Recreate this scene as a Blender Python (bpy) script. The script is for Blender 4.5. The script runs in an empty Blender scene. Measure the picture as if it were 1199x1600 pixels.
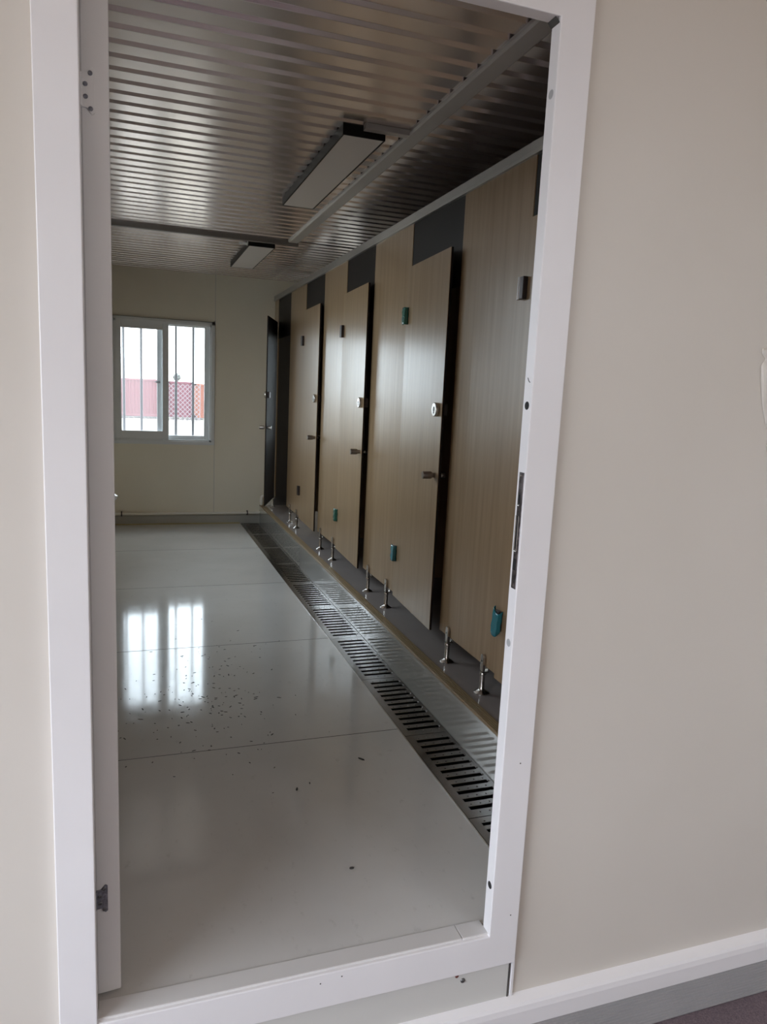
import bpy, bmesh, math, random
from mathutils import Vector, Matrix
random.seed(7)
SC = bpy.context.scene
COL = SC.collection
PI = math.pi

# ------------------------------------------------------------------ camera
cam_d = bpy.data.cameras.new('camera')
cam = bpy.data.objects.new('camera', cam_d)
COL.objects.link(cam)
SC.camera = cam
cam_d.sensor_fit = 'VERTICAL'
cam_d.sensor_height = 36.0
cam_d.lens = 1133.19 / 1600 * 36.0
cam_d.clip_start = 0.02
cam_d.clip_end = 500
cR = Vector((0.94515158, -0.3233195, 0.04640038))
cU = Vector((0.00879309, 0.16719143, 0.98588524))
cF = Vector((0.32651367, 0.93140299, -0.16086422))
cam.matrix_world = Matrix(((cR.x, cU.x, -cF.x, 0), (cR.y, cU.y, -cF.y, 0), (cR.z, cU.z, -cF.z, 1.5), (0, 0, 0, 1)))

# ------------------------------------------------------------------ sky, exposure
SKY = 9.3
SC.view_settings.view_transform = 'Standard'
SC.view_settings.look = 'None'
SC.view_settings.exposure = 0.0
SC.view_settings.gamma = 1.0
SC.view_settings.use_curve_mapping = False
SC.cycles.use_denoising = True
SC.cycles.max_bounces = 14
SC.cycles.diffuse_bounces = 8
SC.cycles.glossy_bounces = 6
SC.cycles.transparent_max_bounces = 12
SC.cycles.caustics_reflective = False
SC.cycles.caustics_refractive = False
SC.cycles.sample_clamp_indirect = 6.0
world = bpy.data.worlds.new('sky')
SC.world = world
world.use_nodes = True
wn = world.node_tree.nodes
bg = wn['Background']
bg.inputs['Color'].default_value = (0.86, 0.94, 1.05, 1)
bg.inputs['Strength'].default_value = SKY


def portal(name, loc, rot, sx, sy):
    d = bpy.data.lights.new(name, 'AREA')
    d.shape = 'RECTANGLE'
    d.size = sx
    d.size_y = sy
    d.cycles.is_portal = True
    o = bpy.data.objects.new(name, d)
    o.location = loc
    o.rotation_euler = rot
    COL.objects.link(o)


XL_ = -0.45
# the daylight openings: far-wall windows and the hall's left opening; two others added for light
portal('window_daylight', (0.31, 8.2, 1.5), (-PI / 2, 0, 0), 1.0, 1.3)
portal('window_daylight', (2.1, 8.2, 1.5), (-PI / 2, 0, 0), 0.8, 1.3)
portal('window_daylight', (XL_ - .16, 5.0, 1.88), (0, -PI / 2, 0), 1.42, 2.1)  # daylight of the unseen left-wall window, added to lift the room
HALL_Y0, HALL_Y1 = -2.0, 1.25
HALL_Z0 = 0.2
HB_ADDED = (1.8, 2.9, 1.75, 2.6)   # high opening in the hall's unseen back wall, added to brighten the front wall
portal('hall_daylight', ((HB_ADDED[0] + HB_ADDED[1]) / 2, -2.52, (HB_ADDED[2] + HB_ADDED[3]) / 2), (PI / 2, 0, 0), HB_ADDED[1] - HB_ADDED[0], HB_ADDED[3] - HB_ADDED[2])
portal('hall_daylight', (-3.42, (HALL_Y0 + HALL_Y1) / 2, 1.44), (0, -PI / 2, 0), 2.48, HALL_Y1 - HALL_Y0)

# ------------------------------------------------------------------ dimensions
D = 8.05          # far wall
H = 2.645         # ceiling, lower faces of its ribs
XL, XR = -0.45, 2.55
XG, XS = 1.134, 1.343   # drain grate, face of the step
HS = 0.202        # step height
XC = 1.47         # face of the cubicle panels
ZB, ZT = 0.33, 2.43
YF, YW, YB = 1.612, 1.632, 1.665   # door frame face, wall face, back of the frame
ZH = -0.44        # hall floor


# ------------------------------------------------------------------ materials
def mat(name, col, rough=0.5, metal=0.0, spec=0.5, coat=0.0):
    m = bpy.data.materials.new(name)
    m.use_nodes = True
    b = m.node_tree.nodes['Principled BSDF']
    b.inputs['Base Color'].default_value = (*col, 1)
    b.inputs['Roughness'].default_value = rough
    b.inputs['Metallic'].default_value = metal
    b.inputs['Specular IOR Level'].default_value = spec
    b.inputs['Coat Weight'].default_value = coat
    return m


def nd(m, t, **kw):
    n = m.node_tree.nodes.new(t)
    for k, v in kw.items():
        setattr(n, k, v)
    return n


def ln(m, a, b):
    m.node_tree.links.new(a, b)


def bsdf(m):
    return m.node_tree.nodes['Principled BSDF']


def noise_col(m, c0, c1, scale, lo=0.35, hi=0.65, detail=4, vec=(1, 1, 1), rough=None, bump=0.0, dist=0.001):
    tc = nd(m, 'ShaderNodeTexCoord')
    mp = nd(m, 'ShaderNodeMapping')
    mp.inputs['Scale'].default_value = vec
    ln(m, tc.outputs['Object'], mp.inputs['Vector'])
    nz = nd(m, 'ShaderNodeTexNoise')
    nz.inputs['Scale'].default_value = scale
    nz.inputs['Detail'].default_value = detail
    ln(m, mp.outputs[0], nz.inputs['Vector'])
    cr = nd(m, 'ShaderNodeValToRGB')
    cr.color_ramp.elements[0].position = lo
    cr.color_ramp.elements[1].position = hi
    cr.color_ramp.elements[0].color = (*c0, 1)
    cr.color_ramp.elements[1].color = (*c1, 1)
    ln(m, nz.outputs['Fac'], cr.inputs['Fac'])
    ln(m, cr.outputs['Color'], bsdf(m).inputs['Base Color'])
    if rough:
        mr = nd(m, 'ShaderNodeMapRange')
        mr.inputs['To Min'].default_value = rough[0]
        mr.inputs['To Max'].default_value = rough[1]
        mr.inputs['From Min'].default_value = 0.3
        mr.inputs['From Max'].default_value = 0.7
        ln(m, nz.outputs['Fac'], mr.inputs['Value'])
        ln(m, mr.outputs['Result'], bsdf(m).inputs['Roughness'])
    if bump:
        bp = nd(m, 'ShaderNodeBump')
        bp.inputs['Strength'].default_value = bump
        bp.inputs['Distance'].default_value = dist
        ln(m, nz.outputs['Fac'], bp.inputs['Height'])
        ln(m, bp.outputs['Normal'], bsdf(m).inputs['Normal'])
    return m


M = {}
M['cream'] = noise_col(mat('cream_panel', (.7, .66, .58), .42), (.83, .77, .645), (.87, .81, .69), 1.3, rough=(.38, .46))
M['hallwall'] = noise_col(mat('hall_panel', (.7, .67, .62), .4), (.665, .62, .56), (.70, .655, .60), 1.1, rough=(.36, .44))
M['white'] = noise_col(mat('white_frame', (.83, .81, .82), .35), (.81, .79, .80), (.85, .83, .84), 2.2)
M['leaf'] = mat('door_leaf_grey_white', (.68, .66, .65), .38)
M['upvc'] = mat('white_upvc', (.74, .75, .76), .3)
M['pipe'] = mat('white_plastic_pipe', (.88, .84, .76), .3)
M['ceramic'] = mat('white_ceramic', (.85, .86, .88), .08)
M['ceil'] = noise_col(mat('ceiling_sheet', (.46, .44, .425), .2, metal=.85, spec=.6), (.82, .735, .72), (.88, .795, .775), 1.5, vec=(.6, 1, 1), rough=(.20, .27))
M['batten'] = mat('ceiling_batten', (.50, .48, .47), .35)
M['batten_backlit'] = mat('backlit_batten_tone', (.16, .14, .13), .5)  # batten colour darkened, the backlighting painted in
M['seam'] = mat('dark_seam', (.07, .065, .06), .5)
M['darkfoam'] = mat('dark_gap', (.012, .011, .011), .8)
M['darkpanel'] = mat('dark_brown_panel', (.011, .008, .0075), .5, spec=.2)
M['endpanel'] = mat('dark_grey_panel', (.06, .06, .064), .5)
M['doorback'] = mat('door_back_brown', (.016, .011, .010), .6, spec=.15)
M['rail'] = mat('aluminium_rail', (.52, .51, .50), .32, metal=.85)
M['black'] = mat('black_housing', (.006, .0055, .0055), .5, spec=.25)
M['diff'] = mat('lamp_diffuser', (.66, .63, .625), .45)
M['steel'] = mat('polished_steel', (.60, .57, .54), .22, metal=1)
M['darksteel'] = mat('dark_steel', (.17, .165, .165), .4, metal=.9)
M['knob'] = mat('brown_steel_knob', (.30, .265, .24), .28, metal=1)
M['bronze'] = mat('brown_steel_hinge', (.055, .045, .045), .35, metal=.7)
M['strike'] = noise_col(mat('strike_steel', (.2, .18, .19), .35, metal=.9), (.10, .09, .095), (.30, .27, .28), 60)
M['galv'] = noise_col(mat('galvanised_hinge', (.22, .22, .24), .45, metal=.6), (.14, .14, .16), (.26, .26, .29), 160)
M['film'] = mat('teal_film', (.015, .17, .21), .22, coat=.4)
M['greenfilm'] = mat('green_film', (.02, .14, .11), .22, coat=.4)
M['plug'] = mat('grey_plug', (.42, .42, .43), .5)
M['hole'] = mat('dark_hole', (.012, .012, .013), .7)
M['rust'] = mat('rust_chip', (.16, .05, .035), .8)
M['grate'] = noise_col(mat('stainless_grate', (.26, .25, .24), .22, metal=1), (.235, .225, .218), (.285, .27, .262), 9, rough=(.17, .26))
M['trough'] = mat('drain_trough', (.02, .022, .02), .6)
M['nosing'] = mat('brown_nosing', (.27, .19, .105), .38)
M['grit'] = mat('floor_grit', (.05, .047, .045), .8)
M['lock_red'] = mat('lock_window', (.03, .028, .03), .3)
M['stone'] = mat('rubble', (.07, .06, .055), .9)
M['sand'] = noise_col(mat('sandy_ground', (.30, .26, .19), .9), (.145, .125, .095), (.175, .152, .118), .35)
M['bark'] = mat('bark', (.05, .035, .025), .9)
M['foliage'] = mat('foliage', (.14, .145, .13), .8)
M['wire'] = mat('fence_wire', (.20, .17, .18), .6, metal=.2)
M['cred'] = mat('red_container_paint', (.16, .052, .056), .55)
M['ccrim'] = mat('crimson_container_paint', (.12, .022, .035), .55)
M['corange'] = mat('orange_container_paint', (.19, .055, .027), .55)
M['rubber'] = noise_col(mat('ribbed_plinth', (.36, .35, .35), .55), (.33, .325, .325), (.38, .37, .37), 3)
M['carpet'] = noise_col(mat('purple_grey_carpet', (.17, .13, .15), .95), (.11, .085, .10), (.24, .18, .20), 240, lo=.3, hi=.7, bump=.6, dist=.004)
M['roof'] = mat('roof_slab', (.35, .34, .33), .8)


def make_wood():
    m = mat('wood_laminate', (.42, .34, .25), .34, coat=.28)
    bsdf(m).inputs['Coat Roughness'].default_value = .2
    tc = nd(m, 'ShaderNodeTexCoord')
    gm = nd(m, 'ShaderNodeNewGeometry')
    mp = nd(m, 'ShaderNodeMapping')
    mp.inputs['Scale'].default_value = (1, 1, .035)
    ln(m, gm.outputs['Position'], mp.inputs['Vector'])
    n1 = nd(m, 'ShaderNodeTexNoise')
    n1.inputs['Scale'].default_value = 34
    n1.inputs['Detail'].default_value = 6
    n1.inputs['Roughness'].default_value = .62
    ln(m, mp.outputs[0], n1.inputs['Vector'])
    cr = nd(m, 'ShaderNodeValToRGB')
    e = cr.color_ramp.elements
    e[0].position, e[1].position = .30, .70
    e[0].color = (.245, .155, .08, 1)
    e[1].color = (.345, .235, .138, 1)
    ln(m, n1.outputs['Fac'], cr.inputs['Fac'])
    ln(m, cr.outputs['Color'], bsdf(m).inputs['Base Color'])
    mr = nd(m, 'ShaderNodeMapRange')
    mr.inputs['To Min'].default_value = .26
    mr.inputs['To Max'].default_value = .36
    ln(m, n1.outputs['Fac'], mr.inputs['Value'])
    ln(m, mr.outputs['Result'], bsdf(m).inputs['Roughness'])
    return m


M['wood'] = make_wood()


def make_floor(name, c0, c1, rough, joints=True):
    m = mat(name, c0, rough)
    tc = nd(m, 'ShaderNodeTexCoord')
    n1 = nd(m, 'ShaderNodeTexNoise')
    n1.inputs['Scale'].default_value = 1.7
    n1.inputs['Detail'].default_value = 7
    ln(m, tc.outputs['Object'], n1.inputs['Vector'])
    n2 = nd(m, 'ShaderNodeTexNoise')
    n2.inputs['Scale'].default_value = 26
    n2.inputs['Detail'].default_value = 5
    n2.inputs['Roughness'].default_value = .7
    mp2 = nd(m, 'ShaderNodeMapping')
    mp2.inputs['Scale'].default_value = (1, .55, 1)
    ln(m, tc.outputs['Object'], mp2.inputs['Vector'])
    ln(m, mp2.outputs[0], n2.inputs['Vector'])
    cr = nd(m, 'ShaderNodeValToRGB')
    e = cr.color_ramp.elements
    e[0].position, e[1].position = .35, .68
    e[0].color = (*c0, 1)
    e[1].color = (*c1, 1)
    ln(m, n1.outputs['Fac'], cr.inputs['Fac'])
    # dusty smears: a little darker and duller
    sm = nd(m, 'ShaderNodeMapRange')
    sm.inputs['From Min'].default_value = .60
    sm.inputs['From Max'].default_value = .74
    ln(m, n2.outputs['Fac'], sm.inputs['Value'])
    mx = nd(m, 'ShaderNodeMix', data_type='RGBA')
    mx.inputs['B'].default_value = (c0[0] * .72, c0[1] * .71, c0[2] * .7, 1)
    ms = nd(m, 'ShaderNodeMath', operation='MULTIPLY')
    ms.inputs[1].default_value = .45
    ln(m, sm.outputs[0], ms.inputs[0])
    ln(m, ms.outputs[0], mx.inputs['Factor'])
    ln(m, cr.outputs['Color'], mx.inputs['A'])
    ln(m, mx.outputs['Result'], bsdf(m).inputs['Base Color'])
    r = nd(m, 'ShaderNodeMapRange')
    r.inputs['From Min'].default_value = .35
    r.inputs['From Max'].default_value = .75
    r.inputs['To Min'].default_value = rough * .8
    r.inputs['To Max'].default_value = rough * 1.7
    ln(m, n2.outputs['Fac'], r.inputs['Value'])
    ln(m, r.outputs[0], bsdf(m).inputs['Roughness'])
    return m


M['floor'] = make_floor('pale_floor_sheet', (.60, .585, .565), (.67, .655, .635), .075)
M['step'] = make_floor('step_floor_sheet', (.32, .275, .26), (.37, .325, .305), .13)
M['riser'] = mat('glossy_riser', (.34, .325, .30), .03, spec=.9, coat=.7)


def make_glass(name, tint, dust):
    m = bpy.data.materials.new(name)
    m.use_nodes = True
    t = m.node_tree
    t.nodes.remove(t.nodes['Principled BSDF'])
    out = t.nodes['Material Output']
    tr = nd(m, 'ShaderNodeBsdfTransparent')
    tr.inputs['Color'].default_value = (*tint, 1)
    gl = nd(m, 'ShaderNodeBsdfGlossy')
    gl.inputs['Roughness'].default_value = .02
    # reflection by angle, the same from both faces of the pane
    lw = nd(m, 'ShaderNodeLayerWeight')
    pw = nd(m, 'ShaderNodeMath', operation='POWER')
    pw.inputs[1].default_value = 5
    fr = nd(m, 'ShaderNodeMath', operation='MULTIPLY_ADD')
    fr.inputs[1].default_value = .95
    fr.inputs[2].default_value = .04
    ln(m, lw.outputs['Facing'], pw.inputs[0])
    ln(m, pw.outputs[0], fr.inputs[0])
    mx = nd(m, 'ShaderNodeMixShader')
    ln(m, fr.outputs[0], mx.inputs[0])
    ln(m, tr.outputs[0], mx.inputs[1])
    ln(m, gl.outputs[0], mx.inputs[2])
    tl = nd(m, 'ShaderNodeBsdfTranslucent')
    tl.inputs['Color'].default_value = (.9, .9, .92, 1)
    m2 = nd(m, 'ShaderNodeMixShader')
    m2.inputs[0].default_value = dust
    ln(m, mx.outputs[0], m2.inputs[1])
    ln(m, tl.outputs[0], m2.inputs[2])
    ln(m, m2.outputs[0], out.inputs['Surface'])
    return m


M['glass'] = make_glass('clear_glass', (.93, .96, .95), .02)
M['dustglass'] = make_glass('dusty_glass', (.90, .93, .925), .06)


# ------------------------------------------------------------------ mesh helpers
class MB:
    """collects shapes in one bmesh"""

    def __init__(s):
        s.bm = bmesh.new()
        s.mi = 0

    def _face(s, vs):
        try:
            f = s.bm.faces.new(vs)
            f.material_index = s.mi
            return f
        except ValueError:
            return None

    def box(s, x0, x1, y0, y1, z0, z1):
        v = [s.bm.verts.new(p) for p in ((x0, y0, z0), (x1, y0, z0), (x1, y1, z0), (x0, y1, z0),
                                         (x0, y0, z1), (x1, y0, z1), (x1, y1, z1), (x0, y1, z1))]
        for q in ((3, 2, 1, 0), (4, 5, 6, 7), (0, 1, 5, 4), (1, 2, 6, 5), (2, 3, 7, 6), (3, 0, 4, 7)):
            s._face([v[i] for i in q])
        return s

    def prism(s, poly, axis, a, b):
        """closed polygon extruded along an axis; poly in the two other coordinates, in order"""
        def P(u, w, t):
            return ((t, u, w), (u, t, w), (u, w, t))[axis]
        n = len(poly)
        A = [s.bm.verts.new(P(u, w, a)) for u, w in poly]
        B = [s.bm.verts.new(P(u, w, b)) for u, w in poly]
        s._face(A)
        s._face(B[::-1])
        for i in range(n):
            j = (i + 1) % n
            s._face([A[i], B[i], B[j], A[j]])
        return s

    def lathe(s, prof, c, d=(0, 0, 1), n=20, cap=True):
        """profile of (radius, distance) turned about direction d through c"""
        d = Vector(d).normalized()
        u = d.orthogonal().normalized()
        w = d.cross(u)
        c = Vector(c)
        rings = []
        for r, h in prof:
            rings.append([s.bm.verts.new(c + d * h + (u * math.cos(2 * PI * k / n) + w * math.sin(2 * PI * k / n)) * max(r, 1e-5)) for k in range(n)])
        for a, b in zip(rings, rings[1:]):
            for k in range(n):
                s._face([a[k], a[(k + 1) % n], b[(k + 1) % n], b[k]])
        if cap:
            s._face(rings[0][::-1])
            s._face(rings[-1])
        return s

    def tube(s, pts, r, n=12):
        pts = [Vector(p) for p in pts]
        rings = []
        u = None
        for i, p in enumerate(pts):
            t = (pts[min(i + 1, len(pts) - 1)] - pts[max(i - 1, 0)]).normalized()
            u = t.orthogonal().normalized() if u is None else (u - t * u.dot(t)).normalized()
            w = t.cross(u)
            rings.append([s.bm.verts.new(p + (u * math.cos(2 * PI * k / n) + w * math.sin(2 * PI * k / n)) * r) for k in range(n)])
        for a, b in zip(rings, rings[1:]):
            for k in range(n):
                s._face([a[k], a[(k + 1) % n], b[(k + 1) % n], b[k]])
        s._face(rings[0][::-1])
        s._face(rings[-1])
        return s

    def grid(s, f, nu, nv):
        g = [[s.bm.verts.new(f(i / nu, j / nv)) for j in range(nv + 1)] for i in range(nu + 1)]
        for i in range(nu):
            for j in range(nv):
                s._face([g[i][j], g[i + 1][j], g[i + 1][j + 1], g[i][j + 1]])
        return s

    def build(s, name, mats, parent=None, bevel=0.0, smooth=False, seg=2):
        bmesh.ops.recalc_face_normals(s.bm, faces=s.bm.faces[:])
        me = bpy.data.meshes.new(name)
        s.bm.to_mesh(me)
        s.bm.free()
        for m in (mats if isinstance(mats, (list, tuple)) else [mats]):
            me.materials.append(m)
        if smooth:
            for p in me.polygons:
                p.use_smooth = True
            try:
                me.set_sharp_from_angle(angle=math.radians(40))
            except Exception:
                pass
        o = bpy.data.objects.new(name, me)
        COL.objects.link(o)
        if parent:
            o.parent = parent
        if bevel:
            b = o.modifiers.new('bevel', 'BEVEL')
            b.width = bevel
            b.segments = seg
            b.limit_method = 'ANGLE'
        return o


def empty(name, loc=(0, 0, 0), rz=0.0):
    o = bpy.data.objects.new(name, None)
    o.location = loc
    o.rotation_euler = (0, 0, rz)
    o.empty_display_size = .05
    COL.objects.link(o)
    return o


def tag(o, label, cat, group=None, kind=None):
    o['label'] = label
    o['category'] = cat
    if group:
        o['group'] = group
    if kind:
        o['kind'] = kind
    return o


def struct(o):
    o['kind'] = 'structure'
    return o


def copy_tree(o, parent=None):
    c = o.copy()
    COL.objects.link(c)
    if parent:
        c.parent = parent
    for ch in list(o.children):
        copy_tree(ch, c)
    return c


# ================================================================== ROOM SHELL
struct(MB().box(XL, XG - .002, YB, D, -.06, 0).build('floor', M['floor']))
# joints between the floor sheets: shallow dark lines
for i, y in enumerate((2.885, 4.14, 5.47, 6.75)):
    struct(MB().box(XL, XG - .004, y - .0016, y + .0016, -.002, .0006).build('trim_%d' % (i + 1), M['seam']))
struct(MB().box(XG - .006, XG - .001, YB, D, -.01, .0025).build('trim_5', M['steel']))

# drain trough below the grate
t = MB()
t.box(XG - .002, XS, YB, D, -.12, -.11)
t.box(XG - .002, XG, YB, D, -.11, -.004)
t.box(XS - .002, XS, YB, D, -.11, -.004)
struct(t.build('floor_drain_trough', M['trough']))

# raised step with its glossy riser and ribbed nosing
struct(MB().box(XS + .006, XR, YB, D, 0, HS).build('floor_step', M['step']))
struct(MB().box(XS, XS + .006, YB, D, -.004, HS).build('trim_riser', M['riser']))
prof = [(XS - .002, HS - .006), (XS - .002, HS + .003)]
x = XS + .002
for k in range(5):
    prof += [(x, HS + .0055), (x + .006, HS + .0055), (x + .0075, HS + .0028), (x + .0095, HS + .0028)]
    x += .0105
prof += [(x, HS), (XS, HS), (XS, HS - .006)]
struct(MB().prism(prof, 1, YB, D - .002).build('trim_step_nosing', M['nosing']))

# left and right walls, far wall around the two windows
WL_ADDED = ((4.0, 6.0, 1.22, 2.55),)  # unseen window opening, added to let more light into the room
w = MB()
w.box(XL - .1, XL, YB, WL_ADDED[0][0], -.06, 2.75)
w.box(XL - .1, XL, WL_ADDED[0][1], D, -.06, 2.75)
for a in WL_ADDED:
    w.box(XL - .1, XL, a[0], a[1], -.06, a[2])
    w.box(XL - .1, XL, a[0], a[1], a[3], 2.75)
struct(w.build('wall_left', M['cream']))
struct(MB().box(XR, XR + .06, YB, D, -.06, 2.75).build('wall_right', M['cream']))
W1 = (-.185, .815, .885, 2.14)
W2 = (1.72, 2.50, .885, 2.14)
w = MB()
w.box(XL - .1, W1[0], D, D + .1, -.06, 2.75)
w.box(W1[1], W2[0], D, D + .1, -.06, 2.75)
w.box(W2[1], XR + .06, D, D + .1, -.06, 2.75)
for a in (W1, W2):
    w.box(a[0], a[1], D, D + .1, -.06, a[2])
    w.box(a[0], a[1], D, D + .1, a[3], 2.75)
struct(w.build('wall_far', M['cream']))
# vertical joint between wall panels, skirting and yellowed sealant at the foot of the far wall
struct(MB().box(.838, .842, D - .0012, D + .001, .1, H).build('trim_6', M['batten']))
struct(MB().box(XL, XS + .02, D - .012, D, 0, .098).build('baseboard_far', mat('grey_skirting', (.42, .40, .36), .4), bevel=.003))
struct(MB().box(XL, XG - .01, D - .02, D - .012, 0, .010).build('trim_7', mat('yellow_sealant', (.42, .34, .16), .5)))
# roof above everything
struct(MB().box(XL - .1, XR + .06, YB, D + .1, 2.76, 2.86).build('ceiling_roof_slab', M['roof']))
struct(MB().box(-3.36, 3.26, -2.46, YB, 2.76, 2.86).build('ceiling_roof_slab', M['roof']))

# ribbed ceiling sheets (ribs run across the room), a joint at y = 5.88
def ribs(y0, y1, ph, pitch=.1165):
    pr = []
    y = y0 - ((y0 - ph) % pitch)
    d = .0125
    while y < y1 + pitch:
        pr += [(y, H), (y + pitch * .66, H), (y + pitch * .70, H + d), (y + pitch * .89, H + d)]
        y += pitch
    pr = [(max(y0, min(y1, a)), b) for a, b in pr]
    return pr + [(y1, H + .04), (y0, H + .04)]


def dedupe(p):
    q = [p[0]]
    for a in p[1:]:
        if abs(a[0] - q[-1][0]) > 1e-6 or abs(a[1] - q[-1][1]) > 1e-6:
            q.append(a)
    return q


PH = 2.657
struct(MB().prism(dedupe(ribs(YB, 5.86, PH)), 0, XL, XR).build('ceiling', M['ceil'], bevel=.0015, seg=2))
struct(MB().prism(dedupe(ribs(5.90, D, PH)), 0, XL, XR).build('ceiling_far', M['ceil'], bevel=.0015, seg=2))
struct(MB().box(XL, 1.245, 5.862, 5.900, H - .034, H + .004).build('trim_8', M['batten_backlit']))  # joint batten; the shade of its backlit face is put into the colour
struct(MB().box(1.245, XR, 5.86, 5.90, H + .004, H + .02).build('trim_13', M['seam']))
b = MB()
b.prism([(1.163, H + .002), (1.163, H - .010), (1.172, H - .016), (1.236, H - .016), (1.245, H - .010), (1.245, H + .002)], 1, YB, 5.88)
struct(b.build('trim_9', M['batten']))

# ------------------------------------------------------------------ windows
def window(name, a, bars, loc, rz=0.0):
    """a sliding window; local x runs along the wall, local y points outdoors from the wall face"""
    x0, x1, z0, z1 = a
    fr = MB()
    y0, y1 = -.014, .105
    f = .03
    # flange seen on the wall face + liner
    for (p, q, r, s) in ((x0 - .022, x0 + .012, z0 - .02, z1 + .015), (x1 - .012, x1 + .022, z0 - .02, z1 + .015)):
        fr.box(p, q, y0, .012, r, s)
    fr.box(x0 - .022, x1 + .022, y0, .012, z1 - .012, z1 + .015)
    fr.box(x0 - .022, x1 + .022, y0 - .004, .012, z0 - .022, z0 + .012)
    fr.box(x0, x0 + f, 0, y1, z0, z1)
    fr.box(x1 - f, x1, 0, y1, z0, z1)
    fr.box(x0, x1, 0, y1, z1 - f, z1)
    fr.box(x0, x1, 0, y1, z0, z0 + f)
    root = struct(fr.build(name, M['upvc']))
    root.location = loc
    root.rotation_euler.z = rz
    mid = x0 + .523 * (x1 - x0)

    def sash(sx0, sx1, ya, yb, nm, st, glass, top, bot):
        s = MB()
        s.box(sx0, sx0 + st, ya, yb, z0 + .03, z1 - .025)
        s.box(sx1 - st, sx1, ya, yb, z0 + .03, z1 - .025)
        s.box(sx0 + st, sx1 - st, ya, yb, z1 - top, z1 - .025)
        s.box(sx0 + st, sx1 - st, ya, yb, z0 + .03, z0 + bot)
        o = s.build(nm, M['upvc'], root, bevel=.004)
        MB().box(sx0 + st - .004, sx1 - st + .004, (ya + yb) / 2 - .002, (ya + yb) / 2 + .002, z0 + bot - .004, z1 - top + .004).build('pane', glass, o)
        return o
    sash(x0 + .02, mid + .028, .004, .036, 'inner_sash', .062, M['dustglass'], .095, .115)
    so = sash(mid - .088, x1 - .022, .052, .084, 'outer_sash', .058, M['glass'], .045, .072)
    MB().box(mid - .10, mid - .055, .040, .052, z0 + .615, z0 + .637).box(mid - .115, mid - .095, .040, .050, z0 + .62, z0 + .632).build('sash_latch', M['darksteel'], so, bevel=.002)
    MB().box(x0 - .03, x1 + .022, -.016, 0, z1 + .0155, z1 + .0185).build('top_dark_line', M['seam'], root)  # thin dark strip along the top of the frame
    for bx in bars:
        MB().tube([(bx, .135, z0 - .05), (bx, .135, z1 + .05)], .0135, 10).build('window_bar', M['darkbar'], root, smooth=True)
    r = MB()
    for zz in (z0 - .03, z1 + .03):
        r.box(x0 - .03, x1 + .03, .125, .145, zz - .012, zz + .012)
    r.build('bar_rail', M['darkbar'], root)
    return root


M['darkbar'] = mat('grey_bar', (.10, .10, .108), .5, metal=.2)
window('window_1', W1, (-.08, .095, .272, .446, .625), (0, D, 0))
window('window_2', W2, (1.82, 1.97, 2.12, 2.27, 2.42), (0, D, 0))
for i, a in enumerate(WL_ADDED):
    window('window_%d' % (i + 3), a, [a[0] + .18 * k for k in range(1, int((a[1] - a[0]) / .18) + 1)], (XL, 0, 0), PI / 2)  # added window, out of view, there for its light

# ================================================================== DOORWAY (front wall, frame, open leaf)
ZD = 2.376
JL0, JL1, JR0, JR1 = -.172, -.090, .942, 1.032
w = MB()
w.box(-3.3, JL0 + .03, YW, YB - .002, ZH, 2.76)
w.box(JR1 - .03, 3.2, YW, YB - .002, ZH, 2.76)
w.box(JL0 + .03, JR1 - .03, YW, YB - .002, ZD + .04, 2.76)
w.box(JL0 + .03, JR1 - .03, YW, YB - .002, ZH, -.06)
struct(w.build('wall_front', M['hallwall']))
# closed wall between the doorway and the room's side walls is the same wall; its inside lies at YB

door = struct(empty('door_1', (0, 0, 0)))
zt, zb = ZD, 0.0
ft = .086
# mitred front casing with reveal depth
c = MB()
ring = [[c.bm.verts.new((x, y, z)) for x, z in q] for y in (YF, YB - .012) for q in (((JL0, -.103), (JR1, -.103), (JR1, zt + ft), (JL0, zt + ft)), ((JL1, zb - .001), (JR0, zb - .001), (JR0, zt), (JL1, zt)))]
for i in range(4):
    j = (i + 1) % 4
    for p, q in ((0, 1), (1, 3), (3, 2), (2, 0)):
        c._face([ring[p][i], ring[p][j], ring[q][j], ring[q][i]])
c.build('casing', M['white'], door, bevel=.0025)
MB().prism([(JR0 - .012, zt - .0005), (JR0 - .0005, zt - .012), (JR0 - .0005, zt - .0095), (JR0 - .0095, zt - .0005)], 1, YF + .006, YB - .012).build('mitre_gap', M['seam'], door)
s = MB()
s.box(JL1, .862, YW - .0095, YB + .012, -.02, .0045)
s.box(.8635, JR0, YW - .0095, YB + .012, -.02, .0045)
th = s.build('threshold', M['leaf'], door, bevel=.0015)
MB().box(JL1, JR0, YF + .006, YW - .0095, -.02, -.004).build('threshold_groove', M['upvc'], door)
# strike plate and holes in the right reveal (faces left)
xr = JR0 - .0008
sp = MB().box(xr - .0012, xr + .002, 1.6185, 1.6395, 1.012, 1.318).build('strike_plate', M['strike'], door, bevel=.0006)
k = MB()
k.box(xr - .0020, xr + .001, 1.6255, 1.6350, 1.118, 1.205)
k.box(xr - .0020, xr + .001, 1.6275, 1.6340, 1.236, 1.260)
k.box(xr - .0020, xr + .001, 1.6245, 1.6355, 1.062, 1.092)
k.build('bolt_slot', M['hole'], sp)
k = MB()
k.tube([(xr - .003, 1.6365, 1.112), (xr - .003, 1.6365, 1.206)], .0014, 8)
k.tube([(xr - .003, 1.6240, 1.112), (xr - .003, 1.6240, 1.206)], .0010, 8)
k.tube([(xr - .003, 1.6240, 1.112), (xr - .003, 1.6365, 1.112)], .0018, 8)
k.tube([(xr - .003, 1.6260, 1.232), (xr - .003, 1.6360, 1.232)], .0014, 8)
k.build('slot_lip', M['steel'], sp)
k = MB()
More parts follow.
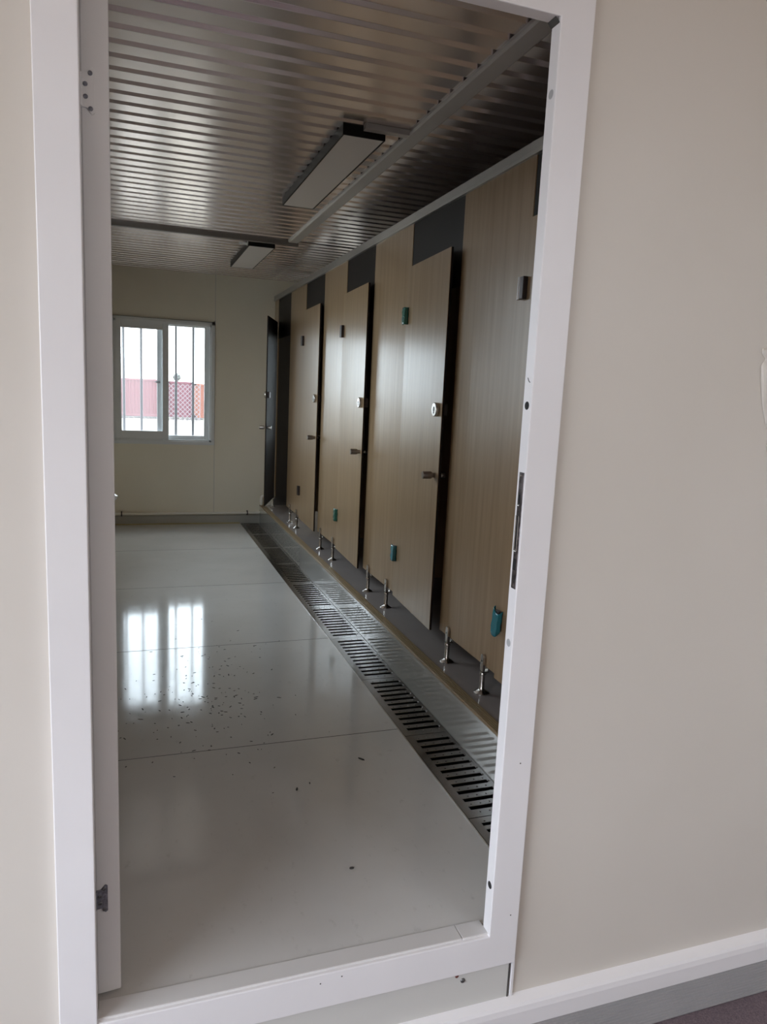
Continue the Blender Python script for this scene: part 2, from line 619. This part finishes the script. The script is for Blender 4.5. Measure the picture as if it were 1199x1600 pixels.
for z in (1.020, 1.309):
    k.lathe([(.0034, 0), (.0030, .0022), (0, .0026)], (xr - .0012, 1.630, z), (-1, 0, 0), 12)
k.build('screw', M['steel'], sp)
for z, mm in ((1.487, 'hole'), (.148, 'hole'), (2.215, 'plug'), (.862, 'plug')):
    n = 'screw_cap' if mm == 'plug' else 'fixing_hole'
    k = MB()
    k.lathe([(.0105, 0), (.0105, .0008), (.0095, .0014), (0, .0016)], (xr + .0012, 1.632, z), (-1, 0, 0), 20)
    k.build(n, M[mm], door)
# scratch on the reveal
MB().tube([(xr, 1.624, 1.545), (xr - .0002, 1.628, 1.546), (xr - .0002, 1.632, 1.550), (xr, 1.636, 1.556)], .0009, 6).build('scratch', M['seam'], door)
# small specks on the casing
k = MB()
for x, z in ((.9963, .52), (.452, -.028), (.51, -.020), (1.005, .055)):
    k.lathe([(.0022, 0), (.0012, .0008)], (x, YF, z), (0, -1, 0), 8)
k.build('specks', M['seam'], door)

# the leaf, swung into the room: its hinge edge shows
leaf = struct(empty('door_2', (-.038, 1.695, 0), math.radians(5.5)))
lf = MB().box(-.055, 0, 0, .95, .010, ZD - .012).build('leaf_panel', M['leaf'], leaf, bevel=.003)


def leaf_hinge(z0, z1, m, flip):
    h = MB()
    zc0, zc1 = z0 + .012, z1 - .012
    h.prism([(-.0545, zc0), (-.044, zc0), (-.0335, z0), (-.028, z0 + .004), (-.028, z1 - .004), (-.0335, z1), (-.044, zc1), (-.0545, zc1)], 1, -.0025, .0005)
    o = h.build('hinge_plate', m, leaf, bevel=.0006)
    k = MB()
    for i, (xx, zz) in enumerate(((-.036, .86), (-.0455, .62), (-.0455, .36), (-.036, .12))):
        k.lathe([(.0046, 0), (.0046, .0012), (.0034, .0018), (.0034, .0008), (0, .0008)], (xx, -.0025, z0 + (z1 - z0) * zz), (0, -1, 0), 14)
    k.build('screw', M['darksteel'] if not flip else M['galv'], o)
    kk = MB().lathe([(.0055, z0 + .014), (.0055, z1 - .014)], (-.0575, -.0035, 0), (0, 0, 1), 12)
    kk.build('knuckle', m, o, smooth=True)


leaf_hinge(.232, .306, M['galv'], False)
leaf_hinge(2.028, 2.118, M['leaf'], True)

# panel under the threshold, its joint, rust spot and bolt; skirting, plinth, carpet
struct(MB().box(JL0 + .03, JR1 - .006, YW - .004, YW - .0005, -.228, -.100).build('trim_10', mat('under_panel', (.64, .63, .60), .42)))
struct(MB().box(1.0225, 1.0265, YW - .006, YW, -.226, -.100).build('trim_11', M['seam']))
struct(MB().box(1.0300, 1.0400, YW - .009, YW, -.224, -.102).build('trim_12', M['white'], bevel=.002))
k = MB().lathe([(.0075, 0), (.0070, .0018), (.0045, .004), (0, .0045)], (.876, YW - .004, -.137), (0, -1, 0), 16)
tag(k.build('bolt_head', M['darksteel'], smooth=True), 'dark round bolt head in the pale panel below the door threshold', 'bolt')
k = MB().lathe([(.006, 0), (.004, .0012), (0, .0014)], (.857, YW - .004, -.1195), (0, -1, 0), 7)
tag(k.build('rust_chip', M['rust']), 'small rusty chip just under the lower casing of the doorway', 'rust spot')
tr = MB().prism([(YW, -.224), (1.607, -.238), (1.602, -.246), (1.5985, -.262), (1.5985, -.312), (YW, -.312)], 0, -3.3, 3.2)
struct(tr.build('baseboard_hall', M['white']))
pr = [(YW, -.312)]
z = -.312
while z > ZH + .004:
    pr += [(1.6005, z), (1.6005, z - .0062), (1.6030, z - .0075), (1.6030, z - .0095)]
    z -= .0108
pr += [(1.602, ZH), (YW, ZH)]
struct(MB().prism(pr, 0, -3.3, 3.2).build('baseboard_plinth', M['rubber']))
struct(MB().box(-3.36, 3.26, -2.46, YW, ZH - .08, ZH).build('floor_hall', M['carpet']))
# hall around the photographer: back wall, right wall, left wall with a wide opening
w = MB()
w.box(-3.36, HB_ADDED[0], -2.46, -2.4, ZH, 2.76)
w.box(HB_ADDED[1], 3.26, -2.46, -2.4, ZH, 2.76)
w.box(HB_ADDED[0], HB_ADDED[1], -2.46, -2.4, ZH, HB_ADDED[2])
w.box(HB_ADDED[0], HB_ADDED[1], -2.46, -2.4, HB_ADDED[3], 2.76)
struct(w.build('wall_hall_back', M['hallwall']))
struct(MB().box(3.2, 3.26, -2.4, YW, ZH, 2.76).build('wall_hall_right', M['hallwall']))
w = MB()
w.box(-3.36, -3.3, -2.4, HALL_Y0, ZH, 2.76)
w.box(-3.36, -3.3, HALL_Y1, YB, ZH, 2.76)
w.box(-3.36, -3.3, HALL_Y0, HALL_Y1, 2.68, 2.76)
w.box(-3.36, -3.3, HALL_Y0, HALL_Y1, ZH, HALL_Z0)
struct(MB().box(-3.3, 3.2, -2.4, YW, 2.74, 2.7595).build('ceiling_hall', mat('hall_ceiling_white', (.90, .79, .68), .6)))
struct(w.build('wall_hall_left', M['hallwall']))

# ================================================================== DRAIN GRATE PLATES
def plate_mesh(L):
    m = MB()
    x0, x1 = XG + .001 - XG, XS - XG - .003
    sx0, sx1 = .034, .188
    pitch, sw = .0535, .0215
    n = 11
    m0 = (L - ((n - 1) * pitch + sw)) / 2
    zt = .0
    dp = -.014
    # top face bars
    ys = [0.0015]
    for i in range(n):
        ys += [m0 + i * pitch, m0 + i * pitch + sw]
    ys.append(L - .0015)
    V = {}

    def v(x, y, z=zt):
        k = (round(x, 5), round(y, 5), round(z, 5))
        if k not in V:
            V[k] = m.bm.verts.new((x, y, z))
        return V[k]
    for i in range(len(ys) - 1):
        a, b = ys[i], ys[i + 1]
        m._face([v(x0, a), v(sx0, a), v(sx0, b), v(x0, b)])
        m._face([v(sx1, a), v(x1, a), v(x1, b), v(sx1, b)])
        if i % 2 == 0:
            m._face([v(sx0, a), v(sx1, a), v(sx1, b), v(sx0, b)])
        else:
            for p, q in (((sx0, a), (sx1, a)), ((sx1, a), (sx1, b)), ((sx1, b), (sx0, b)), ((sx0, b), (sx0, a))):
                m._face([v(*p), v(*q), v(*q, dp), v(*p, dp)])
    # turned-down rim
    for p, q in (((x0, ys[0]), (x1, ys[0])), ((x1, ys[0]), (x1, ys[-1])), ((x1, ys[-1]), (x0, ys[-1])), ((x0, ys[-1]), (x0, ys[0]))):
        m._face([m.bm.verts.new((*p, zt)), m.bm.verts.new((*q, zt)), m.bm.verts.new((*q, -.02)), m.bm.verts.new((*p, -.02))])
    # rolled lip along each slot and anti-slip studs between the slots
    for i in range(n):
        y = m0 + i * pitch
        m.lathe([(.0042, 0), (.0036, .0022), (0, .003)], (sx1 + .006, y + sw * .5, 0), (0, 0, 1), 8, cap=False)
        m.tube([(sx0, y + sw, .0004), (sx1, y + sw, .0004)], .0016, 6)
    for i in range(-1, n):
        y = m0 + i * pitch + (sw + pitch) / 2
        if y < .008 or y > L - .008:
            continue
        for j in range(4):
            m.lathe([(.0032, 0), (.0028, .0016), (0, .0022)], (.052 + j * .0385 + (.012 if i % 2 else 0), y, 0), (0, 0, 1), 8, cap=False)
    return m


LP = .6535
ORD = ['half hidden by the right jamb', 'second from the doorway', 'third from the doorway', 'fourth from the doorway', 'fifth from the doorway',
       'sixth from the doorway', 'seventh from the doorway', 'eighth from the doorway', 'last but one before the far wall', 'farthest, against the far wall']
first = None
ystart = 2.152 - LP + .18
for i in range(10):
    y0 = 2.152 + (i - 1) * LP
    nm = 'drain_grate'
    if i == 0:
        o = plate_mesh(2.152 - YB - .012 if False else LP).build(nm, M['grate'])
        first = o
        o.scale.y = (2.152 - YB - .004) / LP
        o.location = (XG, YB + .003, .0025)
    else:
        o = first.copy()
        COL.objects.link(o)
        o.scale.y = 1.0
        if y0 + LP > D:
            o.scale.y = (D - .014 - y0) / LP
        o.location = (XG, y0, .0025)
    tag(o, 'slotted stainless drain grate plate beside the step, ' + ORD[i], 'drain grate', 'drain grate plates along the step')

# ================================================================== TOILET CUBICLES
# fixed panels, each on two steel feet
def foot(parent, y, x=XC):
    # parent sits at z = HS
    b = MB()
    b.lathe([(.034, 0), (.034, .003), (.028, .008), (.016, .014), (.012, .022), (.0115, .085), (.0145, .087), (.0145, .094), (.012, .097), (.012, .101)],
            (x - .004, y, 0), (0, 0, 1), 20)
    o = b.build('foot', M['steel'], parent, smooth=True)
    # slotted clamp with a rounded top, on both faces of the panel
    c = MB()
    for xa, xb in ((x - .014, x - .0015), (x + .0135, x + .020)):
        pl = [(y - .0135, .098), (y + .0135, .098), (y + .0135, .168)]
        for k in range(1, 8):
            a = PI * k / 8
            pl.append((y + .0135 * math.cos(a), .168 + .0135 * math.sin(a)))
        pl.append((y - .0135, .168))
        c.prism(pl, 0, xa, xb)
    c.box(x - .014, x + .020, y - .0135, y + .0135, .096, .104)
    cl = c.build('clamp', M['steel'], o, bevel=.0015)
    s = MB().lathe([(.004, 0), (.0035, .002), (0, .0025)], (x - .014, y, .150), (-1, 0, 0), 10)
    s.build('clamp_screw', M['darksteel'], cl)


PAN = [  # near edge, far edge, feet, label
    (2.614, 3.250, (2.745, 3.132), 'widest pale wood cubicle panel, cut off by the right door jamb'),
    (3.912, 4.570, (4.061, 4.429), 'pale wood cubicle panel between the two doors nearest the doorway, its upper hinge teal'),
    (5.215, 5.862, (5.337, 5.732), 'pale wood cubicle panel left of the door with the bright green lower hinge film'),
    (6.520, 7.182, (6.665, 6.971), 'pale wood cubicle panel beside the wide open cubicle at the far end'),
    (7.832, 8.040, (7.93,), 'narrow pale wood end strip between far wall and open cubicle door'),
]
for y0, y1, ft_, lab in PAN:
    root = empty('cubicle_panel', (0, 0, HS))
    tag(root, lab, 'cubicle panel', 'fixed wood panels of the cubicle row')
    MB().box(XC, XC + .012, y0, y1, ZB - HS, ZT - HS).build('board', M['wood'], root, bevel=.001)
    for y in ft_:
        foot(root, y)
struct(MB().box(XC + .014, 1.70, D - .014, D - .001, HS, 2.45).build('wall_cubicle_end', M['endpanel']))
struct(MB().box(XC, XC + .012, YB + .01, 1.955, ZB, ZT).build('wall_cubicle_stub', M['wood']))
# dark fillers over the doors
TR = [(1.957, 2.612, 'dark filler panel over the cubicle door at the right jamb'),
      (3.252, 3.910, 'dark brown filler panel over the cubicle door nearest the doorway, largest of the row'),
      (4.572, 5.213, 'dark brown filler panel over the second cubicle door from the doorway'),
      (5.864, 6.518, 'dark brown filler panel over the third cubicle door from the doorway'),
      (7.184, 7.830, 'dark filler panel over the opening of the wide open cubicle')]
for y0, y1, lab in TR:
    o = MB().box(XC + .003, XC + .011, y0, y1, 2.02, ZT).build('filler_panel', M['darkpanel'], bevel=.001)
    tag(o, lab, 'filler panel', 'dark filler panels over the cubicle doors')
# aluminium head rail
r = MB()
r.prism([(XC - .014, ZT - .004), (XC - .014, ZT + .010), (XC - .010, ZT + .013), (XC - .010, ZT + .046), (XC - .004, ZT + .052), (XC + .022, ZT + .052), (XC + .022, ZT - .004)], 1, YB + .005, D - .002)
tag(r.build('head_rail', M['rail']), 'long aluminium head rail along the top of the cubicle panels', 'rail')
# partitions between cubicles
for y in (2.93, 4.24, 5.54, 6.85):
    struct(MB().box(XC + .012, XR - .002, y - .006, y + .006, ZB, 2.19).build('wall_partition', M['wood']))


def hinge(root, z, film, flap=False, back=False):
    """block hinge on the hinge edge; root's local frame: +y towards the hinge, -x is the front"""
    o = MB().box(-.020, 0, -.036, -.004, z - .043, z + .043).build('hinge', M['bronze'], root, bevel=.003)
    MB().lathe([(.009, -.043), (.009, .043)], (-.014, .001, z), (0, 0, 1), 14).build('knuckle', M['bronze'] if film != 'bare' else M['knob'], o, smooth=True)
    if film in ('teal', 'green'):
        m = M['film'] if film == 'teal' else M['greenfilm']
        f = MB()
        hz = .046

        def cover(u, v):
            a = u * 4
            pts = [(-.0005, -.0385), (-.0225, -.0385), (-.0235, -.012), (-.0235, .006), (-.010, .011)]
            i = min(3, int(a))
            t = a - i
            px = pts[i][0] + (pts[i + 1][0] - pts[i][0]) * t
            py = pts[i][1] + (pts[i + 1][1] - pts[i][1]) * t
            wob = .0012 * math.sin(9 * u + 14 * v)
            zz = z - hz + 2 * hz * v
            if flap:
                zz -= .02 * u * (1 - v) + .012 * math.sin(5 * u)
                px -= .008 * (1 - v)
            return (px + wob, py, zz)
        f.grid(cover, 12, 8)
        ob = f.build('protective_film', m, o, smooth=True)
        sd = ob.modifiers.new('thick', 'SOLIDIFY')
        sd.thickness = .0012
    return o


def cubicle_door(yh, deg, W, films, label, xh=1.451):
    root = empty('cubicle_door', (xh, yh, 0), -math.radians(deg))
    tag(root, label, 'cubicle door', 'wood fronted doors of the cubicle row')
    b = MB()
    b.mi = 0
    b.box(0, .0025, -W, 0, ZB - .004, 2.192)
    b.mi = 1
    b.box(.0025, .013, -W, 0, ZB - .004, 2.192)
    b.build('door_board', [M['wood'], M['doorback']], root)
    hinge(root, 1.93, films[0], films[0] == 'flap')
    hinge(root, .585, 'teal' if films[1] == 'flap' else films[1], films[1] == 'flap')
    # lock: round indicator disc outside, latch inside
    yl = -W + .062
    k = MB().lathe([(.033, 0), (.034, .004), (.034, .016), (.031, .020), (.012, .020), (.012, .017), (0, .017)], (0, yl, 1.435), (-1, 0, 0), 28)
    lo = k.build('lock', M['steel'], root, smooth=True)
    kk = MB().lathe([(.012, 0), (.012, .0035), (0, .0040)], (-.0175, yl, 1.437), (-1, 0, 0), 16)
    kk.box(-.0212, -.018, yl - .006, yl + .006, 1.415, 1.437)
    kk.build('indicator', M['lock_red'], lo)
    k = MB().box(.0132, .036, yl - .05, yl + .025, 1.405, 1.465)
    k.build('latch', M['bronze'], root, bevel=.004)
    # stub pull
    yk = -W + .052
    k = MB().lathe([(.013, 0), (.013, .014), (.019, .018), (.019, .060), (.0175, .063), (0, .063)], (0, yk, 1.112), (-1, 0, 0), 24)
    k.build('pull_knob', M['knob'], root, smooth=True)
    k = MB().lathe([(.013, 0), (.013, .012), (.018, .016), (.018, .04), (0, .042)], (.0132, yk, 1.112), (1, 0, 0), 20)
    k.build('inside_knob', M['steel'], root, smooth=True)
    return root


cubicle_door(2.614, .4, .652, ('bare', 'flap'), 'cubicle door cut off by the right jamb, bare steel upper hinge, loose teal film below')
cubicle_door(3.910, 3.0, .652, ('green', 'teal'), 'nearest fully visible cubicle door, ajar, with teal film on both hinges')
cubicle_door(5.213, 2.2, .652, ('dark', 'green'), 'ajar cubicle door with dark upper hinge and bright green lower hinge film')
cubicle_door(6.518, 1.4, .652, ('dark', 'dark'), 'ajar cubicle door beside the open cubicle, both hinges dark')
d1 = cubicle_door(7.832, 18.5, .652, ('dark', 'dark'), 'wide open cubicle door by the far wall, showing its dark brown back')

# ================================================================== CEILING LIGHTS
def ceiling_light(x0, x1, y0, y1, label, hook):
    zb_, zt_ = 2.598, H - .0005
    root = empty('ceiling_light', (0, 0, 0))
    tag(root, label, 'ceiling light', 'rectangular ceiling lights')
    h = MB()
    t_ = .007
    h.box(x0, x1, y0, y0 + t_, zb_, zt_)
    h.box(x0, x1, y1 - t_, y1, zb_, zt_)
    h.box(x0, x0 + t_, y0 + t_, y1 - t_, zb_, zt_)
    h.box(x1 - t_, x1, y0 + t_, y1 - t_, zb_, zt_)
    h.box(x0 + t_, x1 - t_, y0 + t_, y1 - t_, zt_ - .004, zt_)
    h.build('housing', M['black'], root)
    MB().box(x0 + t_, x1 - t_, y0 + t_, y1 - t_, zb_ + .0015, zb_ + .006).build('diffuser', M['diff'], root)
    if hook:
        k = MB().tube([(x0 - .012, y0 - .02, H), (x0 - .012, y0 - .02, zb_ + .012), (x0 - .012, y0 + .03, zb_ + .008), (x0 - .002, y0 + .05, zb_ + .010)], .0022, 8)
        k.box(x0 - .07, x0 - .004, y0 + .02, y0 + .05, zb_ + .012, zb_ + .024)
        k.build('wire_connector', M['upvc'], root)
    return root


ceiling_light(.872, 1.066, 3.250, 4.610, 'larger black framed rectangular ceiling light, nearer the doorway', False)
ceiling_light(.878, 1.086, 6.000, 7.140, 'smaller looking black framed ceiling light, nearer the far window', True)
k = MB().box(.962, 1.163, 3.205, 3.246, 2.622, H + .002)
tag(k.build('cable_trunking', M['batten'], bevel=.002), 'short pale cable trunking from the nearer ceiling light to the batten', 'cable trunking')

# ================================================================== FAR WALL PIPE, LEFT FIXTURE
def arc(c, r, a0, a1, n=6):
    return [(c[0] + r * math.cos(a0 + (a1 - a0) * i / n), D - .028, c[1] + r * math.sin(a0 + (a1 - a0) * i / n)) for i in range(n + 1)]


pz, pr_ = .119, .0145
root = empty('water_pipe', (0, 0, 0))
tag(root, 'cream plastic water pipe along the foot of the far wall with an upturned end', 'pipe')
pts = [(XL + .01, D - .028, pz), (1.30, D - .028, pz)] + arc((1.335, pz + .025), .025, -PI / 2, 0) + arc((1.385, .283), .025, PI, PI / 2) + [(1.46, D - .028, .308)]
MB().tube(pts, pr_, 12).build('pipe_run', M['pipe'], root, smooth=True)
for c_, d_ in (((1.318, D - .028, pz), (1, 0, 0)), ((1.36, D - .028, pz + .05), (0, 0, 1)), ((1.36, D - .028, .26), (0, 0, 1))):
    MB().lathe([(.0185, -.02), (.0185, .02)], c_, d_, 14).build('elbow_socket', M['pipe'], root, smooth=True)
for x in (-.115, 1.204):
    k = MB()
    k.lathe([(.0168, -.006), (.0168, .006)], (x, D - .028, pz), (1, 0, 0), 14)
    k.box(x - .006, x + .006, D - .024, D - .0005, pz - .026, pz + .026)
    k.build('pipe_clip', M['bronze'], root)

# wall-hung white basin-like fixture on the left wall, only its lip clears the open leaf
root = empty('urinal', (XL, 6.0, 0))
tag(root, 'white ceramic urinal on left wall, just its lip showing past the door leaf', 'urinal')
b = MB()


def bowl(u, v):
    a = (u - .5) * PI
    lip = [(.12, 1.12), (.13, 1.10), (.15, .95), (.17, .78), (.30, .64), (.338, .615), (.335, .595), (.27, .53), (.20, .47), (.17, .42)]
    i = min(len(lip) - 2, int(v * (len(lip) - 1)))
    t = v * (len(lip) - 1) - i
    d = lip[i][0] + (lip[i + 1][0] - lip[i][0]) * t
    z = lip[i][1] + (lip[i + 1][1] - lip[i][1]) * t
    return (max(.001, d * math.cos(a) ** .8 if math.cos(a) > 0 else .001), .18 * math.sin(a), z)


b.grid(bowl, 24, 36)
o = b.build('bowl', M['ceramic'], root, smooth=True)
sd = o.modifiers.new('thick', 'SOLIDIFY')
sd.thickness = .012
k = MB().tube([(.16, 0, .46), (.20, 0, .45), (.255, 0, .455), (.285, 0, .468), (.302, 0, .49)], .022, 12)
k.build('waste_trap', M['ceramic'], root, smooth=True)
k = MB().lathe([(.016, 0), (.016, .05), (.024, .052), (.024, .085), (0, .088)], (.06, 0, 1.18), (0, 0, 1), 14)
k.tube([(.06, 0, 1.18), (.06, 0, 1.10)], .01, 10)
k.build('flush_valve', M['steel'], root, smooth=True)

# peeling film at the right edge of the hall wall
k = MB()


def peel(u, v):
    ks = ((0, 1.742), (.06, 1.735), (.14, 1.750), (.26, 1.724), (.45, 1.702), (.70, 1.684), (.84, 1.679), (.90, 1.692), (.95, 1.677), (1, 1.676))
    i = max(k for k in range(len(ks) - 1) if ks[k][0] <= v)
    edge = ks[i][1] + (ks[i + 1][1] - ks[i][1]) * (v - ks[i][0]) / (ks[i + 1][0] - ks[i][0])
    x = edge + u * .13
    z = 1.387 + .288 * v
    y = YW - .0008 - (.014 * math.sin(PI * min(1, u * 3)) * (.6 + .4 * math.sin(11 * v)) if u < .34 else .0)
    return (x, y, z)


k.grid(peel, 24, 40)
o = k.build('peeling_film', M['hallwall'], smooth=True)
sd = o.modifiers.new('thick', 'SOLIDIFY')
sd.thickness = .0006
tag(o, 'blistered peeling film on the pale hall wall at the right edge', 'peeling film')

# ================================================================== FLOOR GRIT
g = MB()
pos = [(.886, 2.66), (.58, 2.50), (.65, 2.0)]
for _ in range(150):
    pos.append((random.gauss(.27, .20), random.gauss(3.25, .28)))
for _ in range(70):
    pos.append((random.gauss(.40, .16), random.gauss(3.75, .35)))
for i, (x, y) in enumerate(pos):
    if not (XL + .3 < x < XG - .05):
        continue
    r = random.uniform(.0015, .0042) if i > 2 else .0055
    a = random.random() * PI
    e = random.uniform(1, 3.2)
    n = 6
    vs = []
    for k in range(n):
        t_ = 2 * PI * k / n
        px, py = r * e * math.cos(t_), r * .7 * math.sin(t_)
        vs.append((x + px * math.cos(a) - py * math.sin(a), y + px * math.sin(a) + py * math.cos(a)))
    g.prism(vs, 2, .0002, .0012 + (.003 if i < 3 else 0))
o = g.build('floor_grit', M['grit'])
tag(o, 'dark grit and scuffed dirt scattered on the pale floor before the window', 'grit', kind='stuff')

# ================================================================== OUTSIDE, BEYOND THE FAR WINDOW
ZG = -.6
struct(MB().box(-60, 70, -40, 120, ZG - .3, ZG).build('ground', M['sand']))


def container(x0, x1, y, ztop, m, label):
    root = empty('shipping_container', ((x0 + x1) / 2, y, ZG))
    tag(root, label, 'shipping container', 'shipping containers beyond the window')
    hw = (x1 - x0) / 2
    hh = ztop - ZG
    pr = []
    x = -hw + .12
    while x < hw - .25:
        pr += [(x, .06), (x + .07, .06), (x + .105, .02), (x + .175, .02)]
        x += .21
    pr += [(hw - .1, .06), (hw - .1, 2.4), (-hw + .12, 2.4)]
    MB().prism(pr, 2, .16, hh - .12).build('corrugated_body', m, root)
    f = MB()
    for a in (-hw, hw - .12):
        f.box(a, a + .12, 0, .14, .02, hh)
    f.box(-hw, hw, 0, .10, hh - .12, hh)
    f.box(-hw, hw, 0, .10, .02, .17)
    f.box(-hw, hw, .02, 2.42, hh - .05, hh - .01)
    f.build('frame', m, root)


container(-4.4, 2.05, 48.0, 1.72, M['cred'], 'pale red corrugated container seen through the left window pane')
container(2.12, 3.68, 48.6, 1.66, M['ccrim'], 'short crimson container behind wire mesh in the right window pane')
container(3.76, 9.8, 48.3, 1.58, M['corange'], 'orange corrugated container at the right edge of the right window pane')
root = empty('chain_link_fence', (0, 44, ZG))
tag(root, 'chain link fence panel outside in front of the crimson container', 'fence')
f = MB()
fx0, fx1, fh = 1.75, 3.75, 2.1
st = .26
n = int((fx1 - fx0 + fh) / st)
for i in range(n + 1):
    for sgn in (1, -1):
        c = fx0 - fh + i * st if sgn > 0 else fx0 + i * st
        a0 = max(0, (fx0 - c) * sgn if sgn > 0 else (c - fx1))
        a1 = min(fh, (fx1 - c) if sgn > 0 else (c - fx0))
        if a1 - a0 > .02:
            f.tube([(c + sgn * a0, 0, a0), (c + sgn * a1, 0, a1)], .02, 4)
f.build('wire_mesh', M['wire'], root)
for x in (fx0, fx1):
    MB().tube([(x, 0, 0), (x, 0, fh + .03)], .022, 8).build('post', M['wire'], root)
g = MB()
for i in range(260):
    x = random.uniform(-4, 9)
    y = random.uniform(45.2, 46.2)
    r = random.uniform(.04, .12)
    g.lathe([(r * .9, 0), (r, r * .4), (r * .5, r * .9), (0, r)], (x, y, ZG), (0, 0, 1), 6, cap=False)
tag(g.build('rubble', M['stone']), 'low line of dark rubble along the foot of the containers outside', 'rubble', kind='stuff')
root = empty('small_tree', (3.45, 62.0, ZG))
tag(root, 'small distant treetop above the crimson container', 'tree')
MB().tube([(0, 0, 0), (.05, 0, 1.4), (0, .05, 2.4)], .09, 8).build('trunk', M['bark'], root)
lv = MB()
for i in range(240):
    th_, ph_ = random.random() * 2 * PI, math.acos(random.uniform(-1, 1))
    rr = .27 * random.random() ** .4
    c = Vector((rr * math.sin(ph_) * math.cos(th_), rr * math.sin(ph_) * math.sin(th_), 2.62 + 1.0 * rr * math.cos(ph_)))
    d = Vector((random.uniform(-1, 1), random.uniform(-1, 1), random.uniform(-1, 1))).normalized()
    u = d.orthogonal().normalized() * .11
    w_ = d.cross(u)
    lv._face([lv.bm.verts.new(c + u), lv.bm.verts.new(c + w_), lv.bm.verts.new(c - u), lv.bm.verts.new(c - w_)])
lv.build('foliage', M['foliage'], root)
